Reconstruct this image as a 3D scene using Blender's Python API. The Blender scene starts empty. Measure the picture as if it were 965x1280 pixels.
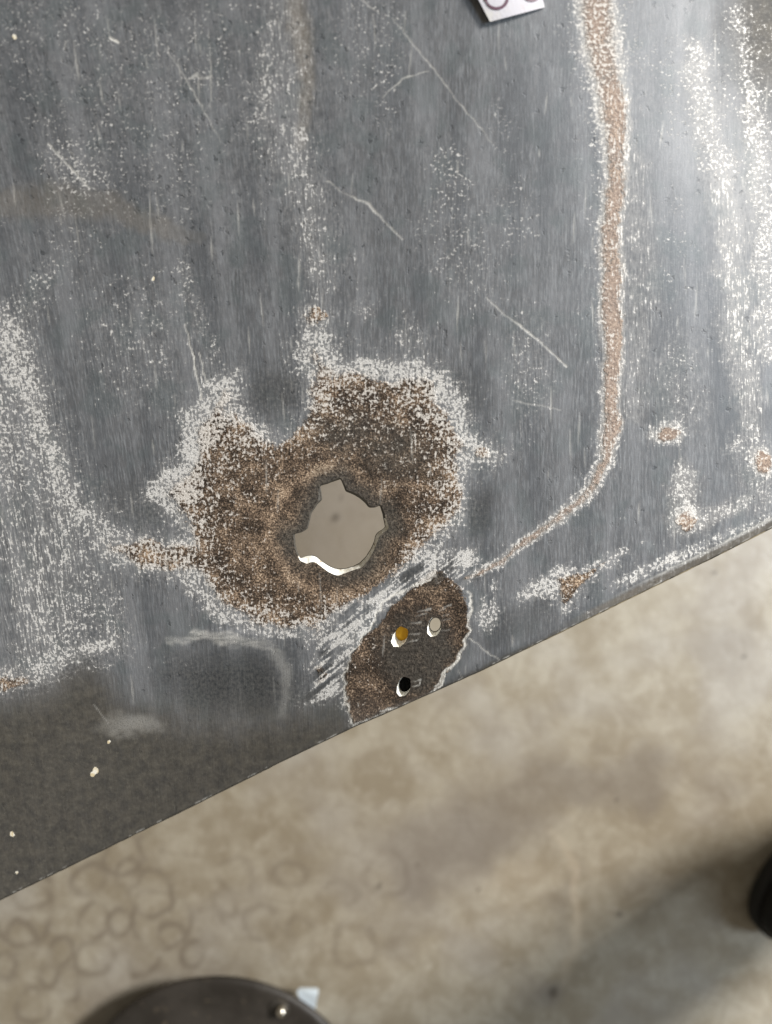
import bpy, bmesh, math, random
import numpy as np
from mathutils import Vector
random.seed(7); rng = np.random.default_rng(7)
S = bpy.context.scene
C = S.collection

# ------------------------------------------------------------------ camera
F = 1000.0                      # focal length in photograph pixels (965 x 1280)
CX, CY, CAMZ = 482.5, 640.0, 1.0
cam = bpy.data.objects.new('camera', bpy.data.cameras.new('camera')); C.objects.link(cam)
cam.location = (0, 0, CAMZ); cam.rotation_euler = (0, 0, 0)
cd = cam.data; cd.sensor_fit = 'VERTICAL'; cd.sensor_height = 24; cd.lens = 24*F/1280
cd.clip_start = 0.01; cd.clip_end = 100
cd.dof.use_dof = True; cd.dof.focus_distance = 0.230; cd.dof.aperture_fstop = 18.75/2.4
S.camera = cam
# ------------------------------------------------------------------ light: indoor workshop, daylight from a door
W = bpy.data.worlds.new('World'); S.world = W; W.use_nodes = True
bg = W.node_tree.nodes['Background']; bg.inputs[0].default_value = (1.0, .91, .76, 1); bg.inputs[1].default_value = 0.25
def area(name, loc, target, size, power, col):
    l = bpy.data.lights.new(name, 'AREA'); l.shape = 'RECTANGLE'; l.size, l.size_y = size
    l.energy = power; l.color = col
    o = bpy.data.objects.new(name, l); C.objects.link(o); o.location = loc
    o.rotation_euler = (Vector(target)-Vector(loc)).to_track_quat('-Z', 'Y').to_euler()
    return o
area('doorway_light', (2.4, 1.0, 2.3), (0, -.2, .3), (.55, .55), 198, (1.0, .975, .94))
area('window_light', (2.6, -.15, 2.5), (.1, 0, .78), (.7, 1.1), 70, (.70, .84, 1.0))
S.view_settings.view_transform = 'Standard'; S.view_settings.look = 'None'
S.view_settings.exposure = 0; S.view_settings.gamma = 1
S.render.engine = 'CYCLES'

# ------------------------------------------------------------------ numpy helpers
TH = math.tan(math.radians(20)); D0 = 0.222
def sstep(a, b, x):
    t = np.clip((x-a)/(b-a+1e-9), 0, 1); return t*t*(3-2*t)
TAB = rng.random((256, 256))
def vnoise(x, y, ox=0, oy=0):
    x = x+ox*17.3+500; y = y+oy*31.7+500
    xi = np.floor(x).astype(int); yi = np.floor(y).astype(int)
    fx = x-xi; fy = y-yi; fx = fx*fx*(3-2*fx); fy = fy*fy*(3-2*fy)
    g = lambda a, b: TAB[(a) % 256, (b) % 256]
    return (g(xi, yi)*(1-fx)+g(xi+1, yi)*fx)*(1-fy)+(g(xi, yi+1)*(1-fx)+g(xi+1, yi+1)*fx)*fy
def fbm(x, y, oc=4, o=0):
    s = 0; a = .5; t = 0
    for k in range(oc):
        s = s+a*vnoise(x*2**k, y*2**k, o+k, o*3+k); t += a; a *= .55
    return s/t
def stroke(U, V, pts, soft=.35):
    """variable-width polyline: pts = (x, y, full width, strength); returns max strength"""
    out = np.zeros_like(U)
    P = [tuple(p)+(1.0,) if len(p) == 3 else tuple(p) for p in pts]
    xs = [p[0] for p in P]; ys = [p[1] for p in P]; mw = max(p[2] for p in P)
    m = (U > min(xs)-mw) & (U < max(xs)+mw) & (V > min(ys)-mw) & (V < max(ys)+mw)
    u = U[m]; v = V[m]; o = np.zeros_like(u)
    for a, b in zip(P[:-1], P[1:]):
        dx, dy = b[0]-a[0], b[1]-a[1]; L = dx*dx+dy*dy+1e-9
        t = np.clip(((u-a[0])*dx+(v-a[1])*dy)/L, 0, 1)
        d = np.hypot(u-a[0]-t*dx, v-a[1]-t*dy)
        w = (a[2]+(b[2]-a[2])*t)/2; st = a[3]+(b[3]-a[3])*t
        o = np.maximum(o, st*(1-sstep(1-soft, 1+soft, d/w)))
    out[m] = o; return out
def blob(U, V, x, y, rx, ry, ang=0, s0=.5):
    c, s = math.cos(math.radians(ang)), math.sin(math.radians(ang))
    a = ((U-x)*c+(V-y)*s)/rx; b = (-(U-x)*s+(V-y)*c)/ry
    return 1-sstep(s0, 1, np.sqrt(a*a+b*b))
def psdf(U, V, poly, pad=60):
    """signed distance, positive inside (clipped to pad)"""
    P = np.array(poly, float); out = np.full(U.shape, -float(pad))
    m = (U > P[:, 0].min()-pad) & (U < P[:, 0].max()+pad) & (V > P[:, 1].min()-pad) & (V < P[:, 1].max()+pad)
    u = U[m]; v = V[m]; d = np.full(u.shape, 1e9); ins = np.zeros(u.shape, bool)
    for a, b in zip(P, np.roll(P, -1, 0)):
        dx, dy = b-a; L = dx*dx+dy*dy+1e-9
        t = np.clip(((u-a[0])*dx+(v-a[1])*dy)/L, 0, 1)
        d = np.minimum(d, np.hypot(u-a[0]-t*dx, v-a[1]-t*dy))
        c = (a[1] > v) != (b[1] > v)
        ins ^= c & (u < dx*(v-a[1])/(dy if abs(dy) > 1e-9 else 1e-9)+a[0])
    out[m] = np.clip(np.where(ins, d, -d), -pad, pad); return out
def pmask(U, V, poly, soft=8):
    return sstep(-soft, soft, psdf(U, V, poly))

# ------------------------------------------------------------------ node helper
class NT:
    def __init__(s, name):
        s.m = bpy.data.materials.new(name); s.m.use_nodes = True
        s.t = s.m.node_tree; s.n = s.t.nodes; s.l = s.t.links
        s.p = s.n['Principled BSDF']
    def put(s, sock, v):
        if hasattr(v, 'is_output'): s.l.new(v, sock)
        elif isinstance(v, (tuple, list)): sock.default_value = (tuple(v)+(1,))[:len(sock.default_value)]
        else: sock.default_value = v
    def math(s, op, a, b=0.0, c=0.0, clamp=False):
        n = s.n.new('ShaderNodeMath'); n.operation = op; n.use_clamp = clamp
        for i, v in enumerate((a, b, c)): s.put(n.inputs[i], v)
        return n.outputs[0]
    def add(s, a, b): return s.math('ADD', a, b)
    def sub(s, a, b): return s.math('SUBTRACT', a, b)
    def mul(s, a, b): return s.math('MULTIPLY', a, b)
    def ss(s, v, a, b, lo=0.0, hi=1.0):
        n = s.n.new('ShaderNodeMapRange'); n.interpolation_type = 'SMOOTHSTEP'
        for k, x in zip((0, 1, 2, 3, 4), (v, a, b, lo, hi)): s.put(n.inputs[k], x)
        return n.outputs[0]
    def lin(s, v, a, b, lo=0.0, hi=1.0):
        n = s.n.new('ShaderNodeMapRange')
        for k, x in zip((0, 1, 2, 3, 4), (v, a, b, lo, hi)): s.put(n.inputs[k], x)
        return n.outputs[0]
    def mix(s, f, a, b, mode='MIX'):
        n = s.n.new('ShaderNodeMix'); n.data_type = 'RGBA'; n.blend_type = mode
        s.put(n.inputs[0], f); s.put(n.inputs[6], a); s.put(n.inputs[7], b); return n.outputs[2]
    def mixf(s, f, a, b):
        n = s.n.new('ShaderNodeMix'); n.data_type = 'FLOAT'
        s.put(n.inputs[0], f); s.put(n.inputs[2], a); s.put(n.inputs[3], b); return n.outputs[0]
    def noise(s, vec, scale, detail=2, rough=.5, dist=0):
        n = s.n.new('ShaderNodeTexNoise'); n.noise_dimensions = '3D'
        if vec is not None: s.l.new(vec, n.inputs['Vector'])
        n.inputs['Scale'].default_value = scale; n.inputs['Detail'].default_value = detail
        n.inputs['Roughness'].default_value = rough; n.inputs['Distortion'].default_value = dist
        return n.outputs[0]
    def vor(s, vec, scale, rnd=1, feature='F1'):
        n = s.n.new('ShaderNodeTexVoronoi'); n.feature = feature; s.l.new(vec, n.inputs['Vector'])
        n.inputs['Scale'].default_value = scale; n.inputs['Randomness'].default_value = rnd
        return n
    def uv(s, name, scl=(1, 1, 1), loc=(0, 0, 0)):
        n = s.n.new('ShaderNodeUVMap'); n.uv_map = name
        m = s.n.new('ShaderNodeMapping'); s.l.new(n.outputs[0], m.inputs[0])
        m.inputs[1].default_value = loc; m.inputs[3].default_value = scl; return m.outputs[0]
    def obj(s, scl=(1, 1, 1)):
        n = s.n.new('ShaderNodeTexCoord'); m = s.n.new('ShaderNodeMapping'); s.l.new(n.outputs['Object'], m.inputs[0])
        m.inputs[3].default_value = scl; return m.outputs[0]
    def attr(s, name):
        n = s.n.new('ShaderNodeAttribute'); n.attribute_name = name
        q = s.n.new('ShaderNodeSeparateColor'); s.l.new(n.outputs['Color'], q.inputs[0])
        return q.outputs[0], q.outputs[1], q.outputs[2], n.outputs['Alpha']
    def bump(s, h, dist, strength=1.0, nrm=None):
        n = s.n.new('ShaderNodeBump'); n.inputs['Strength'].default_value = strength
        n.inputs['Distance'].default_value = dist; s.l.new(h, n.inputs['Height'])
        if nrm is not None: s.l.new(nrm, n.inputs['Normal'])
        return n.outputs[0]
    def out(s, col=None, rough=None, nrm=None, metal=None, spec=None):
        for k, v in (('Base Color', col), ('Roughness', rough), ('Normal', nrm), ('Metallic', metal), ('Specular IOR Level', spec)):
            if v is not None: s.put(s.p.inputs[k], v)
        return s.m

def mesh_obj(name, verts, faces, mat, parent=None, smooth=True):
    me = bpy.data.meshes.new(name); me.from_pydata([tuple(v) for v in verts], [], faces)
    bm = bmesh.new(); bm.from_mesh(me); bmesh.ops.recalc_face_normals(bm, faces=bm.faces); bm.to_mesh(me); bm.free()
    if smooth: me.polygons.foreach_set('use_smooth', [True]*len(me.polygons))
    if mat: me.materials.append(mat)
    o = bpy.data.objects.new(name, me); C.objects.link(o)
    if parent: o.parent = parent
    return o
def bm_obj(name, bm, mat, parent=None, smooth=True):
    bmesh.ops.recalc_face_normals(bm, faces=bm.faces)
    me = bpy.data.meshes.new(name); bm.to_mesh(me); bm.free()
    if smooth: me.polygons.foreach_set('use_smooth', [True]*len(me.polygons))
    me.materials.append(mat)
    o = bpy.data.objects.new(name, me); C.objects.link(o)
    if parent: o.parent = parent
    return o
def tag(o, label, cat, group=None):
    o['label'] = label; o['category'] = cat
    if group: o['group'] = group
    return o

def big_grid(name, X, Y, Z, quads_ok, mat, uvs, attrs):
    """X,Y,Z 2-D arrays; quads_ok bool (rows-1, cols-1); uvs {name:(a,b)}; attrs {name: 4 arrays}"""
    R, K = X.shape
    idx = np.arange(R*K).reshape(R, K)
    q = np.stack([idx[1:, :-1], idx[1:, 1:], idx[:-1, 1:], idx[:-1, :-1]], -1)[quads_ok]
    used = np.zeros(R*K, bool); used[q.ravel()] = True
    remap = np.cumsum(used)-1; q = remap[q]
    n = int(used.sum()); f = len(q)
    me = bpy.data.meshes.new(name); me.vertices.add(n); me.loops.add(f*4); me.polygons.add(f)
    co = np.stack([X.ravel()[used], Y.ravel()[used], Z.ravel()[used]], -1).astype(np.float32)
    me.vertices.foreach_set('co', co.ravel())
    me.loops.foreach_set('vertex_index', q.ravel().astype(np.int32))
    me.polygons.foreach_set('loop_start', (np.arange(f)*4).astype(np.int32))
    me.update(calc_edges=True)
    me.polygons.foreach_set('use_smooth', np.ones(f, bool))
    for k, (a, b) in uvs.items():
        l = me.uv_layers.new(name=k)
        uu = np.stack([a.ravel()[used], b.ravel()[used]], -1)[q.ravel()].astype(np.float32)
        l.data.foreach_set('uv', uu.ravel())
    for k, ch in attrs.items():
        at = me.attributes.new(k, 'FLOAT_COLOR', 'POINT')
        cc = np.stack([c.ravel()[used] for c in ch], -1).astype(np.float32)
        at.data.foreach_set('color', cc.ravel())
    me.materials.append(mat); me.validate()
    o = bpy.data.objects.new(name, me); C.objects.link(o); return o

# ================================================================== THE PANEL
EDGE = [(-700, 1470), (-100, 1172), (0, 1124), (120, 1066), (240, 1007), (350, 952), (440, 909), (520, 874), (600, 838), (700, 790), (800, 741), (900, 692), (965, 659), (1500, 400), (1900, 310), (2700, 280)]
ex = [p[0] for p in EDGE]; ey = [p[1] for p in EDGE]
def edge(u): return np.interp(u, ex, ey)
HC = (425, 660)
def depth(u, v):
    """distance below the camera of the panel surface seen at (u, v)"""
    ry = -(v-CY)/F
    d = D0/(1+TH*ry)
    d = d+0.021*np.clip((u-560)/420, 0, 3)**2*np.clip(1.05-(v/1500), 0, 1)      # falls away to the right
    d = d+0.0075*np.clip((u-800)/165, 0, 1.6)**2*np.clip((330-v)/330, 0, 1.3)**1.5
    d = d-0.006*np.clip((320-v)/400, 0, 2)**2*np.clip((700-u)/700, 0, 1)
    e = edge(u)-v                                                      # pixels from the lower edge
    left = sstep(560, 60, u)
    d = d+0.017*left*np.clip((235-e)/235, 0, 1)**1.6                    # lower left rolls under
    rr = sstep(640, 840, u)
    d = d+rr*0.0045*np.clip((17-e)/17, 0, 1)**2                         # folded bead on the right
    d = d+(1-rr)*0.0016*np.clip((10-e)/10, 0, 1)**2
    # pressed seat around the large hole, and shallow seat around the three small ones
    r = np.hypot((u-HC[0]+2)*1.0, (v-HC[1])*1.0)
    d = d+0.00030*(1-sstep(62, 92, r+14*(fbm(u/40, v/40, 2, 61)-.5)))
    d = d+0.0005*blob(u, v, 515, 810, 72, 95, 20, .75)
    # shallow waves from hand beating
    d = d+0.0012*(fbm(u/260, v/300, 2, 5)-.5)+0.0008*blob(u, v, 275, 850, 90, 60, 0, .2)
    d = d+0.0005*blob(u, v, 285, 795, 70, 12, 3, .1)*-1
    return d
def at(u, v, dd=0.0):
    u = np.asarray(u, float); v = np.asarray(v, float)
    d = depth(u, v)+dd
    return np.stack([(u-CX)/F*d, -(v-CY)/F*d, CAMZ-d], -1)

# hole outlines, as (edge of the top surface, lower lip) pairs
def cz(x, y): return (340+x/5.361, 580+y/5.361)
OPEN = [(322,143),(390,120),(460,97),(478,140),(495,180),(545,200),(590,225),(625,258),(655,290),(690,290),(728,276),(745,340),
        (762,425),(715,455),(697,480),(690,515),(665,570),(635,620),(590,665),(545,690),(490,704),(440,705),(390,690),(340,660),(300,625),(270,612),(230,615),(190,632),
        (165,590),(152,530),(148,470),(195,460),(235,435),(245,390),(262,325),(300,270),(335,235),(330,190)]
OUTR = [(320,138),(390,114),(462,90),(485,138),(502,172),(550,192),(598,218),(634,252),(660,282),(692,284),(735,268),(754,338),
        (785,430),(742,462),(722,486),(706,520),(683,580),(652,640),(606,692),(550,712),(500,728),(445,750),(385,728),(333,694),(298,662),(268,654),(235,668),(186,648),
        (160,592),(147,530),(142,466),(192,455),(230,432),(241,388),(258,322),(297,266),(331,232),(325,190)]
def resample(A, B, n):
    """same parameter along both outlines"""
    A = np.array([cz(*p) for p in A]); B = np.array([cz(*p) for p in B])
    def cl(P): return np.vstack([P, P[:1]])
    A = cl(A); B = cl(B)
    s = np.r_[0, np.cumsum(np.hypot(*np.diff(A, axis=0).T))]; t = np.linspace(0, s[-1], n, endpoint=False)
    f = lambda P: np.stack([np.interp(t, s, P[:, 0]), np.interp(t, s, P[:, 1])], -1)
    a, b = f(A), f(B)
    def soften(P):
        return .25*np.roll(P, 1, 0)+.5*P+.25*np.roll(P, -1, 0)
    return soften(a), soften(b)
big_in, big_out = resample(OPEN, OUTR, 260)
jit = np.stack([fbm(np.arange(260)/5., np.zeros(260), 2, 3)-.5, fbm(np.arange(260)/5., np.zeros(260), 2, 9)-.5], -1)
big_out = big_out+jit*1.6; big_in = big_in+jit*.8
def ell(x, y, rx, ry, ang, n=64, wob=0):
    t = np.linspace(0, 2*np.pi, n, endpoint=False); a = math.radians(ang)
    k = 1+wob*(fbm(np.cos(t)*2+5, np.sin(t)*2+5, 2, 4)-.5)
    X = rx*k*np.cos(t); Y = ry*k*np.sin(t)
    return np.stack([x+X*math.cos(a)-Y*math.sin(a), y+X*math.sin(a)+Y*math.cos(a)], -1)
SMALL = [  # opening, mouth
    (ell(502.8, 790.6, 8.2, 10.4, 15), ell(499.6, 796.2, 8.6, 14.0, 30, wob=.25)),
    (ell(544.0, 780.6, 7.8, 9.6, 15), ell(542.6, 783.6, 8.2, 12.8, 17, wob=.22)),
    (ell(506.6, 854.8, 7.8, 10.0, 18), ell(504.6, 858.2, 8.0, 13.0, 20, wob=.2))]
HOLES = [big_out]+[s[1] for s in SMALL]

def spaced(lo, a, b, hi, step, n_out):
    L = a-(a-lo)*(np.linspace(1, 0, n_out, endpoint=False)**2.0)
    M = np.arange(a, b, step); Rr = b+(hi-b)*(np.linspace(0, 1, n_out)**2.0)
    return np.r_[L, M, Rr]
ug = spaced(-600, -30, 995, 1800, 1.5, 40)
kg_top = np.linspace(1, 0, 40, endpoint=False)**2
NR = 760
U = []; V = []
U2, K2 = np.meshgrid(ug, np.linspace(0, 1, NR))
V2 = -30+(edge(U2)+30)*K2
Ut, Kt = np.meshgrid(ug, kg_top); Vt = -30-600*Kt
U = np.vstack([Ut, U2]); V = np.vstack([Vt, V2])
# snap the mesh to the hole outlines
R, K = U.shape; inside_all = np.zeros((R, K), bool)
for H in HOLES:
    x0, y0 = H.min(0)-8; x1, y1 = H.max(0)+8
    ins = psdf(U, V, H, 8) > 0
    inside_all |= ins
    nb = np.zeros_like(ins)               # inside vertices that touch an outside one
    o_ = ~ins
    for a in (-1, 0, 1):
        for b in (-1, 0, 1):
            nb |= np.roll(np.roll(o_, a, 0), b, 1)
    sel = ins & nb
    inside_all &= ~sel
    pu = U[sel]; pv = V[sel]
    A = H; B = np.roll(H, -1, 0); best = np.full(pu.shape, 1e9); bu = pu.copy(); bv = pv.copy()
    for a, b in zip(A, B):
        dx, dy = b-a; L = dx*dx+dy*dy+1e-12
        t = np.clip(((pu-a[0])*dx+(pv-a[1])*dy)/L, 0, 1); qx = a[0]+t*dx; qy = a[1]+t*dy
        d = np.hypot(pu-qx, pv-qy); m = d < best; best[m] = d[m]; bu[m] = qx[m]; bv[m] = qy[m]
    U[sel] = bu; V[sel] = bv
okv = ~inside_all
quads = okv[:-1, :-1] & okv[1:, :-1] & okv[:-1, 1:] & okv[1:, 1:]

# ---------------- authored maps of wear and a few painted reflections (coverage fields; the fine grain is in the material)
n1 = fbm(U/34, V/34, 4, 1)-.5; n2 = fbm(U/34, V/34, 4, 2)-.5
n3 = fbm(U/9, V/9, 3, 3)-.5; n4 = fbm(U/9, V/9, 3, 4)-.5
WU = U+n1*26+n3*10; WV = V+n2*26+n4*10          # ragged
LU = U+n1*9+n3*7; LV = V+n2*9+n4*7              # lightly ragged
mx = np.maximum
lean0 = .20*np.clip(1-U/480, 0, 1.3)
Wm = np.zeros_like(U); Rm = Wm.copy(); Om = Wm.copy(); Dm = Wm.copy(); Tm = Wm.copy(); Sc = Wm.copy(); Sk = Wm.copy(); Pt = Wm.copy()

# general light speckle
Wm += .035+.05*sstep(.45, .7, fbm(U/90, V/160, 3, 6))
Pt += .22+.70*blob(U, V, 200, 130, 420, 330, 20, .3)
# main patch
OUTER = [(300,458),(285,470),(268,480),(240,515),(222,526),(228,560),(218,583),(181,610),(205,640),(238,668),(205,672),(160,664),(130,655),(120,690),(165,712),(233,720),(250,745),(269,759),(331,782),(383,795),
         (400,800),(450,750),(523,700),(559,671),(580,635),(577,588),(611,583),(624,562),(590,541),(575,510),(559,464),(523,448),(471,456),(425,458),(418,425),(416,388),(383,388),(378,410),(362,443),(383,484),(378,524),(345,552),(331,552),(312,531),(303,490)]
so = psdf(WU, WV, OUTER, 80)
inn = sstep(-5, 6, so)
Wm = mx(Wm, inn*(.44+.24*(1-sstep(8, 45, so))))
Wm = mx(Wm, .30*sstep(-22, 0, so))                # fringe of flecks outside
WL = [(300,455),(271,475),(222,522),(216,583),(178,612),(212,640),(245,630),(258,598),(262,565),(285,535),(325,556),(345,548),(318,524),(306,490)]
Wm = mx(Wm, .98*pmask(WU, WV, WL, 9)*np.clip(.30+1.0*fbm(U/22, V/28, 4, 11), 0, 1))
Wm = mx(Wm, .84*blob(WU, WV, 258, 522, 32, 20, -10, .4)); Wm = mx(Wm, .76*blob(WU, WV, 246, 575, 18, 32, 15, .4))
Wm = mx(Wm, .74*stroke(WU, WV, [(388,395,24),(398,430,44),(392,470,30,.7)], .5))
Wm = mx(Wm, .82*stroke(WU, WV, [(410,460,14),(470,458,22),(530,470,30),(566,500,26),(575,550,14),(612,568,22)], .5))
Wm = mx(Wm, .60*pmask(WU, WV, [(500,455),(560,462),(578,520),(590,560),(580,600),(555,590),(540,540),(490,500)], 14))
Wm = mx(Wm, .70*stroke(WU, WV, [(212,700,16),(236,735,16),(275,768,16),(335,788,14),(385,800,10)], .5))
Wm = mx(Wm, .62*stroke(LU, LV, [(578,590,5),(582,635,6),(562,672,6),(530,696,8)], .4))
Wm = mx(Wm, .9*blob(U, V, 287, 644, 16, 5, -8, .3)); Wm = mx(Wm, .9*blob(U, V, 332, 545, 14, 9, 0, .3))
# rust over that patch
RP = [(258,600),(262,560),(292,515),(310,540),(345,560),(385,520),(392,480),(440,470),(500,490),(540,520),(566,580),(576,620),(556,660),(520,690),(450,745),(400,790),(340,778),(280,752),(245,715),(170,700),(150,680),(195,678),(248,688),(236,640)]
Rm = mx(Rm, pmask(WU, WV, RP, 14)); Rm = mx(Rm, .9*inn*sstep(14, 30, so))
Rm = mx(Rm, .9*blob(WU, WV, 399, 398, 24, 15, -15, .3)); Rm = mx(Rm, .8*blob(WU, WV, 405, 470, 22, 26, 0, .3))
Rm = mx(Rm, .85*blob(WU, WV, 600, 568, 15, 13, 0, .3)); Rm = mx(Rm, .55*blob(WU, WV, 285, 500, 14, 24, 10, .3))
r = np.hypot(U-418, V-664); ang = np.arctan2(V-664, U-418)
wr = 1-sstep(66, 96, r+n1*26); Wm = Wm*(1-.93*wr)
inner2 = pmask(WU, WV, [(280,620),(330,560),(400,530),(470,520),(530,560),(545,620),(520,670),(450,740),(370,775),(300,740),(270,690)], 22)
Wm = Wm*(1-.42*inner2)
Om = mx(Om, .9*np.exp(-((r-80)/15)**2)*sstep(-.3, .5, -np.cos(ang-.35)+.2))
Om = mx(Om, .8*np.exp(-((r-92)/18)**2)*sstep(.3, 1, np.sin(ang+.5)))
Om = mx(Om, .6*blob(WU, WV, 300, 690, 60, 60, 0, .1)); Om = mx(Om, .6*blob(WU, WV, 505, 590, 42, 55, 10, .2))
Om = mx(Om, blob(WU, WV, 190, 692, 45, 12, 12, .2)); Om = mx(Om, .9*blob(WU, WV, 399, 398, 24, 16, -15, .3)); Om = mx(Om, .7*blob(WU, WV, 600, 568, 18, 14, 0, .2))
Om = mx(Om, (.46+.3*(1-sstep(8, 40, so)))*inn)
dk = 1-sstep(2, 30, -psdf(U, V, big_out, 50)+n1*22)          # dark steel right round the hole
Dk = dk*np.clip(.75+.4*np.cos(ang+2.3)+.55*sstep(.2, 1, np.cos(ang-.55)), .1, 1)
Dm = mx(Dm, .97*Dk)
Dm = mx(Dm, .7*blob(WU, WV, 440, 540, 80, 42, 0, .1)*inn); Dm = mx(Dm, .72*blob(WU, WV, 490, 565, 75, 60, 30, .1)*inn)
# bare streaky band between big patch and small-hole plate
BAND = [(590,690),(520,698),(452,752),(405,795),(388,850),(368,878),(426,872),(438,908),(430,850),(440,800),(478,760),(520,735),(575,735),(602,715)]
bm_ = pmask(LU, LV, BAND, 9)
diag = fbm((U*.8+V*.6)/5, (U*.6-V*.8)/26, 3, 8)
Wm = mx(Wm*(1-.5*bm_), bm_*(.30+.95*np.clip(diag-.28, 0, 1)))
Rm = Rm*(1-.55*bm_*sstep(.4, .6, fbm(U/22, V/22, 3, 14)))
for p in ([(592,688,8),(545,700,20),(500,722,24),(465,758,10)], [(450,745,5),(420,775,7),(400,800,6),(388,832,5)], [(476,752,4),(466,778,4),(452,795,4),(434,815,5),(428,850,5)],
          [(440,800,10),(428,830,22),(410,855,20),(372,876,14)], [(430,846,6),(432,880,8),(438,905,7)]):
    Wm = mx(Wm, .80*stroke(LU, LV, p, .6))
Rm = mx(Rm, .8*blob(LU, LV, 398, 836, 12, 9, -60, .2)); Rm = mx(Rm, .8*blob(LU, LV, 402, 848, 9, 16, 30, .2))
# plate with the three small holes
PL = [(505,748),(522,728),(548,712),(578,736),(587,772),(585,795),(566,832),(552,858),(520,878),(470,895),(440,907),(431,868),(432,832),(452,800),(478,778),(488,758)]
pl = pmask(LU, LV, PL, 6)
Wm = Wm*(1-pl)+pl*.14*sstep(520, 470, U+.15*(V-800)); Rm = mx(Rm, pl); Om = Om*(1-pl)+pl*(.02+.34*(1-blob(WU, WV, 520, 815, 62, 70, 15, .35)))
grey_c = pl*blob(WU, WV, 520, 815, 58, 66, 15, .5)
Dm = Dm*(1-pl)+grey_c*.8
Om = mx(Om*(1-.6*grey_c), .75*blob(WU, WV, 492, 764, 14, 8, -20, .2)); Om = mx(Om, .8*pl*blob(WU, WV, 545, 738, 36, 14, 0, .2))
for p in ([(586,740,4),(588,775,5),(583,800,6),(568,828,7),(552,850,8),(546,856,5)], [(560,842,3),(556,852,4),(545,862,3)], [(548,868,3),(520,879,4),(490,890,4),(460,900,4),(440,908,4)],
          [(436,878,4),(438,905,4)], [(476,752,3),(468,776,4),(452,800,3),(436,820,4),(430,850,4),(434,880,5)], [(476,752,3),(500,742,4),(520,730,3),(545,722,3)], [(478,888,5),(500,884,4)]):
    Sc = mx(Sc, .95*stroke(LU+n3*3, LV+n4*3, [(a, b, c*.62) for a, b, c in p], .7)*np.clip(.1+1.5*fbm(U/7, V/7, 3, 80), 0, 1))
for p in ([(514,779,2,.2),(526,778,3.5,.5)], [(512,793,2,.2),(524,792,2.5,.45)], [(510,803,2,.3),(522,800,3,.55)], [(523,765,3,.3),(538,761,4,.6)], [(521,770,2,.3),(533,767,3,.4)],
          [(552,761,3,.2),(564,756,3,.5)], [(549,764,2,.3),(556,761,3,.35)], [(516,852,2,.4),(526,849,2,.7),(524,856,2,.7),(516,858,2,.5)], [(553,788,2,.3),(562,787,2,.3)], [(553,776,2,.3),(562,774,2,.25)], [(554,770,2,.3),(560,768,2,.25)]):
    Sc = mx(Sc, .8*stroke(U+n3*2.5, V+n4*2.5, [(q[0]-1, q[1], 1.0, .2) if i_ == 0 else (q[0], q[1], q[2]*.62)+tuple(q[3:]) for i_, q in enumerate(p)], .9))
# curved bared line on the right, and its neighbours
A_ = [(742,-40,56),(745,0,56),(753,60,56),(760,100,50),(766,150,50),(769,200,36),(768,250,36),(764,300,34),(767,350,32),(764,400,34),(766,440,30),(765,480,28),(764,530,28),(756,575,26),(738,612,24),(700,646,18),(660,676,15),(620,704,12),(585,722,9)]
lineA = stroke(LU, LV, A_, .25); coreA = stroke(LU, LV, [(a, b, c*(.70 if b < 560 else .5)) for a, b, c in A_], .7)*(.55+.8*fbm(U/26, V/60, 3, 77))
Wm = mx(Wm, lineA*(.74-.42*coreA)*(.75+.5*fbm(U/18, V/30, 3, 78))); Rm = mx(Rm, .75*coreA); Om = mx(Om, .65*coreA); Tm = mx(Tm, 1.0*coreA)
Wm = mx(Wm, .28*stroke(WU, WV, [(785,120,16),(795,260,30),(800,420,34),(790,520,20)], .8)); Sk = mx(Sk, stroke(U, V, [(785,120,60),(800,520,80)], .5))
Wm = mx(Wm, .62*stroke(WU, WV, [(595,745,10),(606,782,20),(622,745,14),(616,722,8)], .6))
# right-hand spots
for (x, y, a, b, an, ra, rb) in ((834,543,32,22,10,17,11), (957,578,34,30,0,18,17), (858,652,25,26,0,17,17)):
    Wm = mx(Wm, .80*blob(WU, WV, x, y, a, b, an, .2)); Wm = Wm*(1-.55*blob(WU, WV, x, y, ra, rb, an, .5))
    Rm = mx(Rm, .95*blob(WU, WV, x, y, ra*1.1, rb*1.1, an, .3)); Om = mx(Om, .95*blob(WU, WV, x, y, ra*1.1, rb*1.1, an, .3))
Wm = mx(Wm, .5*stroke(WU, WV, [(862,600,16),(856,640,24)], .7)); Wm = mx(Wm, .45*stroke(WU, WV, [(870,655,16),(930,622,14,.6)], .7))
Wm = mx(Wm, .72*stroke(WU, WV, [(662,742,16),(700,728,30),(740,712,26),(785,690,12,.7)], .6)); Wm = mx(Wm, .75*stroke(LU, LV, [(712,735,30),(707,762,10)], .6))
tri = pmask(LU, LV, [(697,722),(728,716),(760,702),(744,718),(722,732),(712,756),(702,752)], 5)
Wm = Wm*(1-.6*tri); Rm = mx(Rm, .95*tri); Om = mx(Om, .8*tri)
Wm = mx(Wm, .52*stroke(WU, WV, [(940,505,18),(925,460,16),(918,400,30),(912,330,34),(905,270,26,.8)], .7)); Sk = mx(Sk, stroke(U, V, [(905,250,70),(940,520,60)], .5))
Wm = mx(Wm, .42*stroke(WU, WV, [(865,80,16),(885,150,26),(905,230,26)], .8)); Wm = mx(Wm, .34*stroke(WU, WV, [(925,30,16),(940,110,14),(936,140,18),(955,220,26),(965,420,34)], .8))
Wm = mx(Wm, .55*blob(WU, WV, 920, 563, 30, 12, 0, .2)); Wm = mx(Wm, .30*blob(WU, WV, 840, 470, 60, 40, 60, .1))
e = edge(U)-V
perp = fbm((U*.93-V*.37)/2.2, (U*.37+V*.93)/40, 2, 21)
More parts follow.
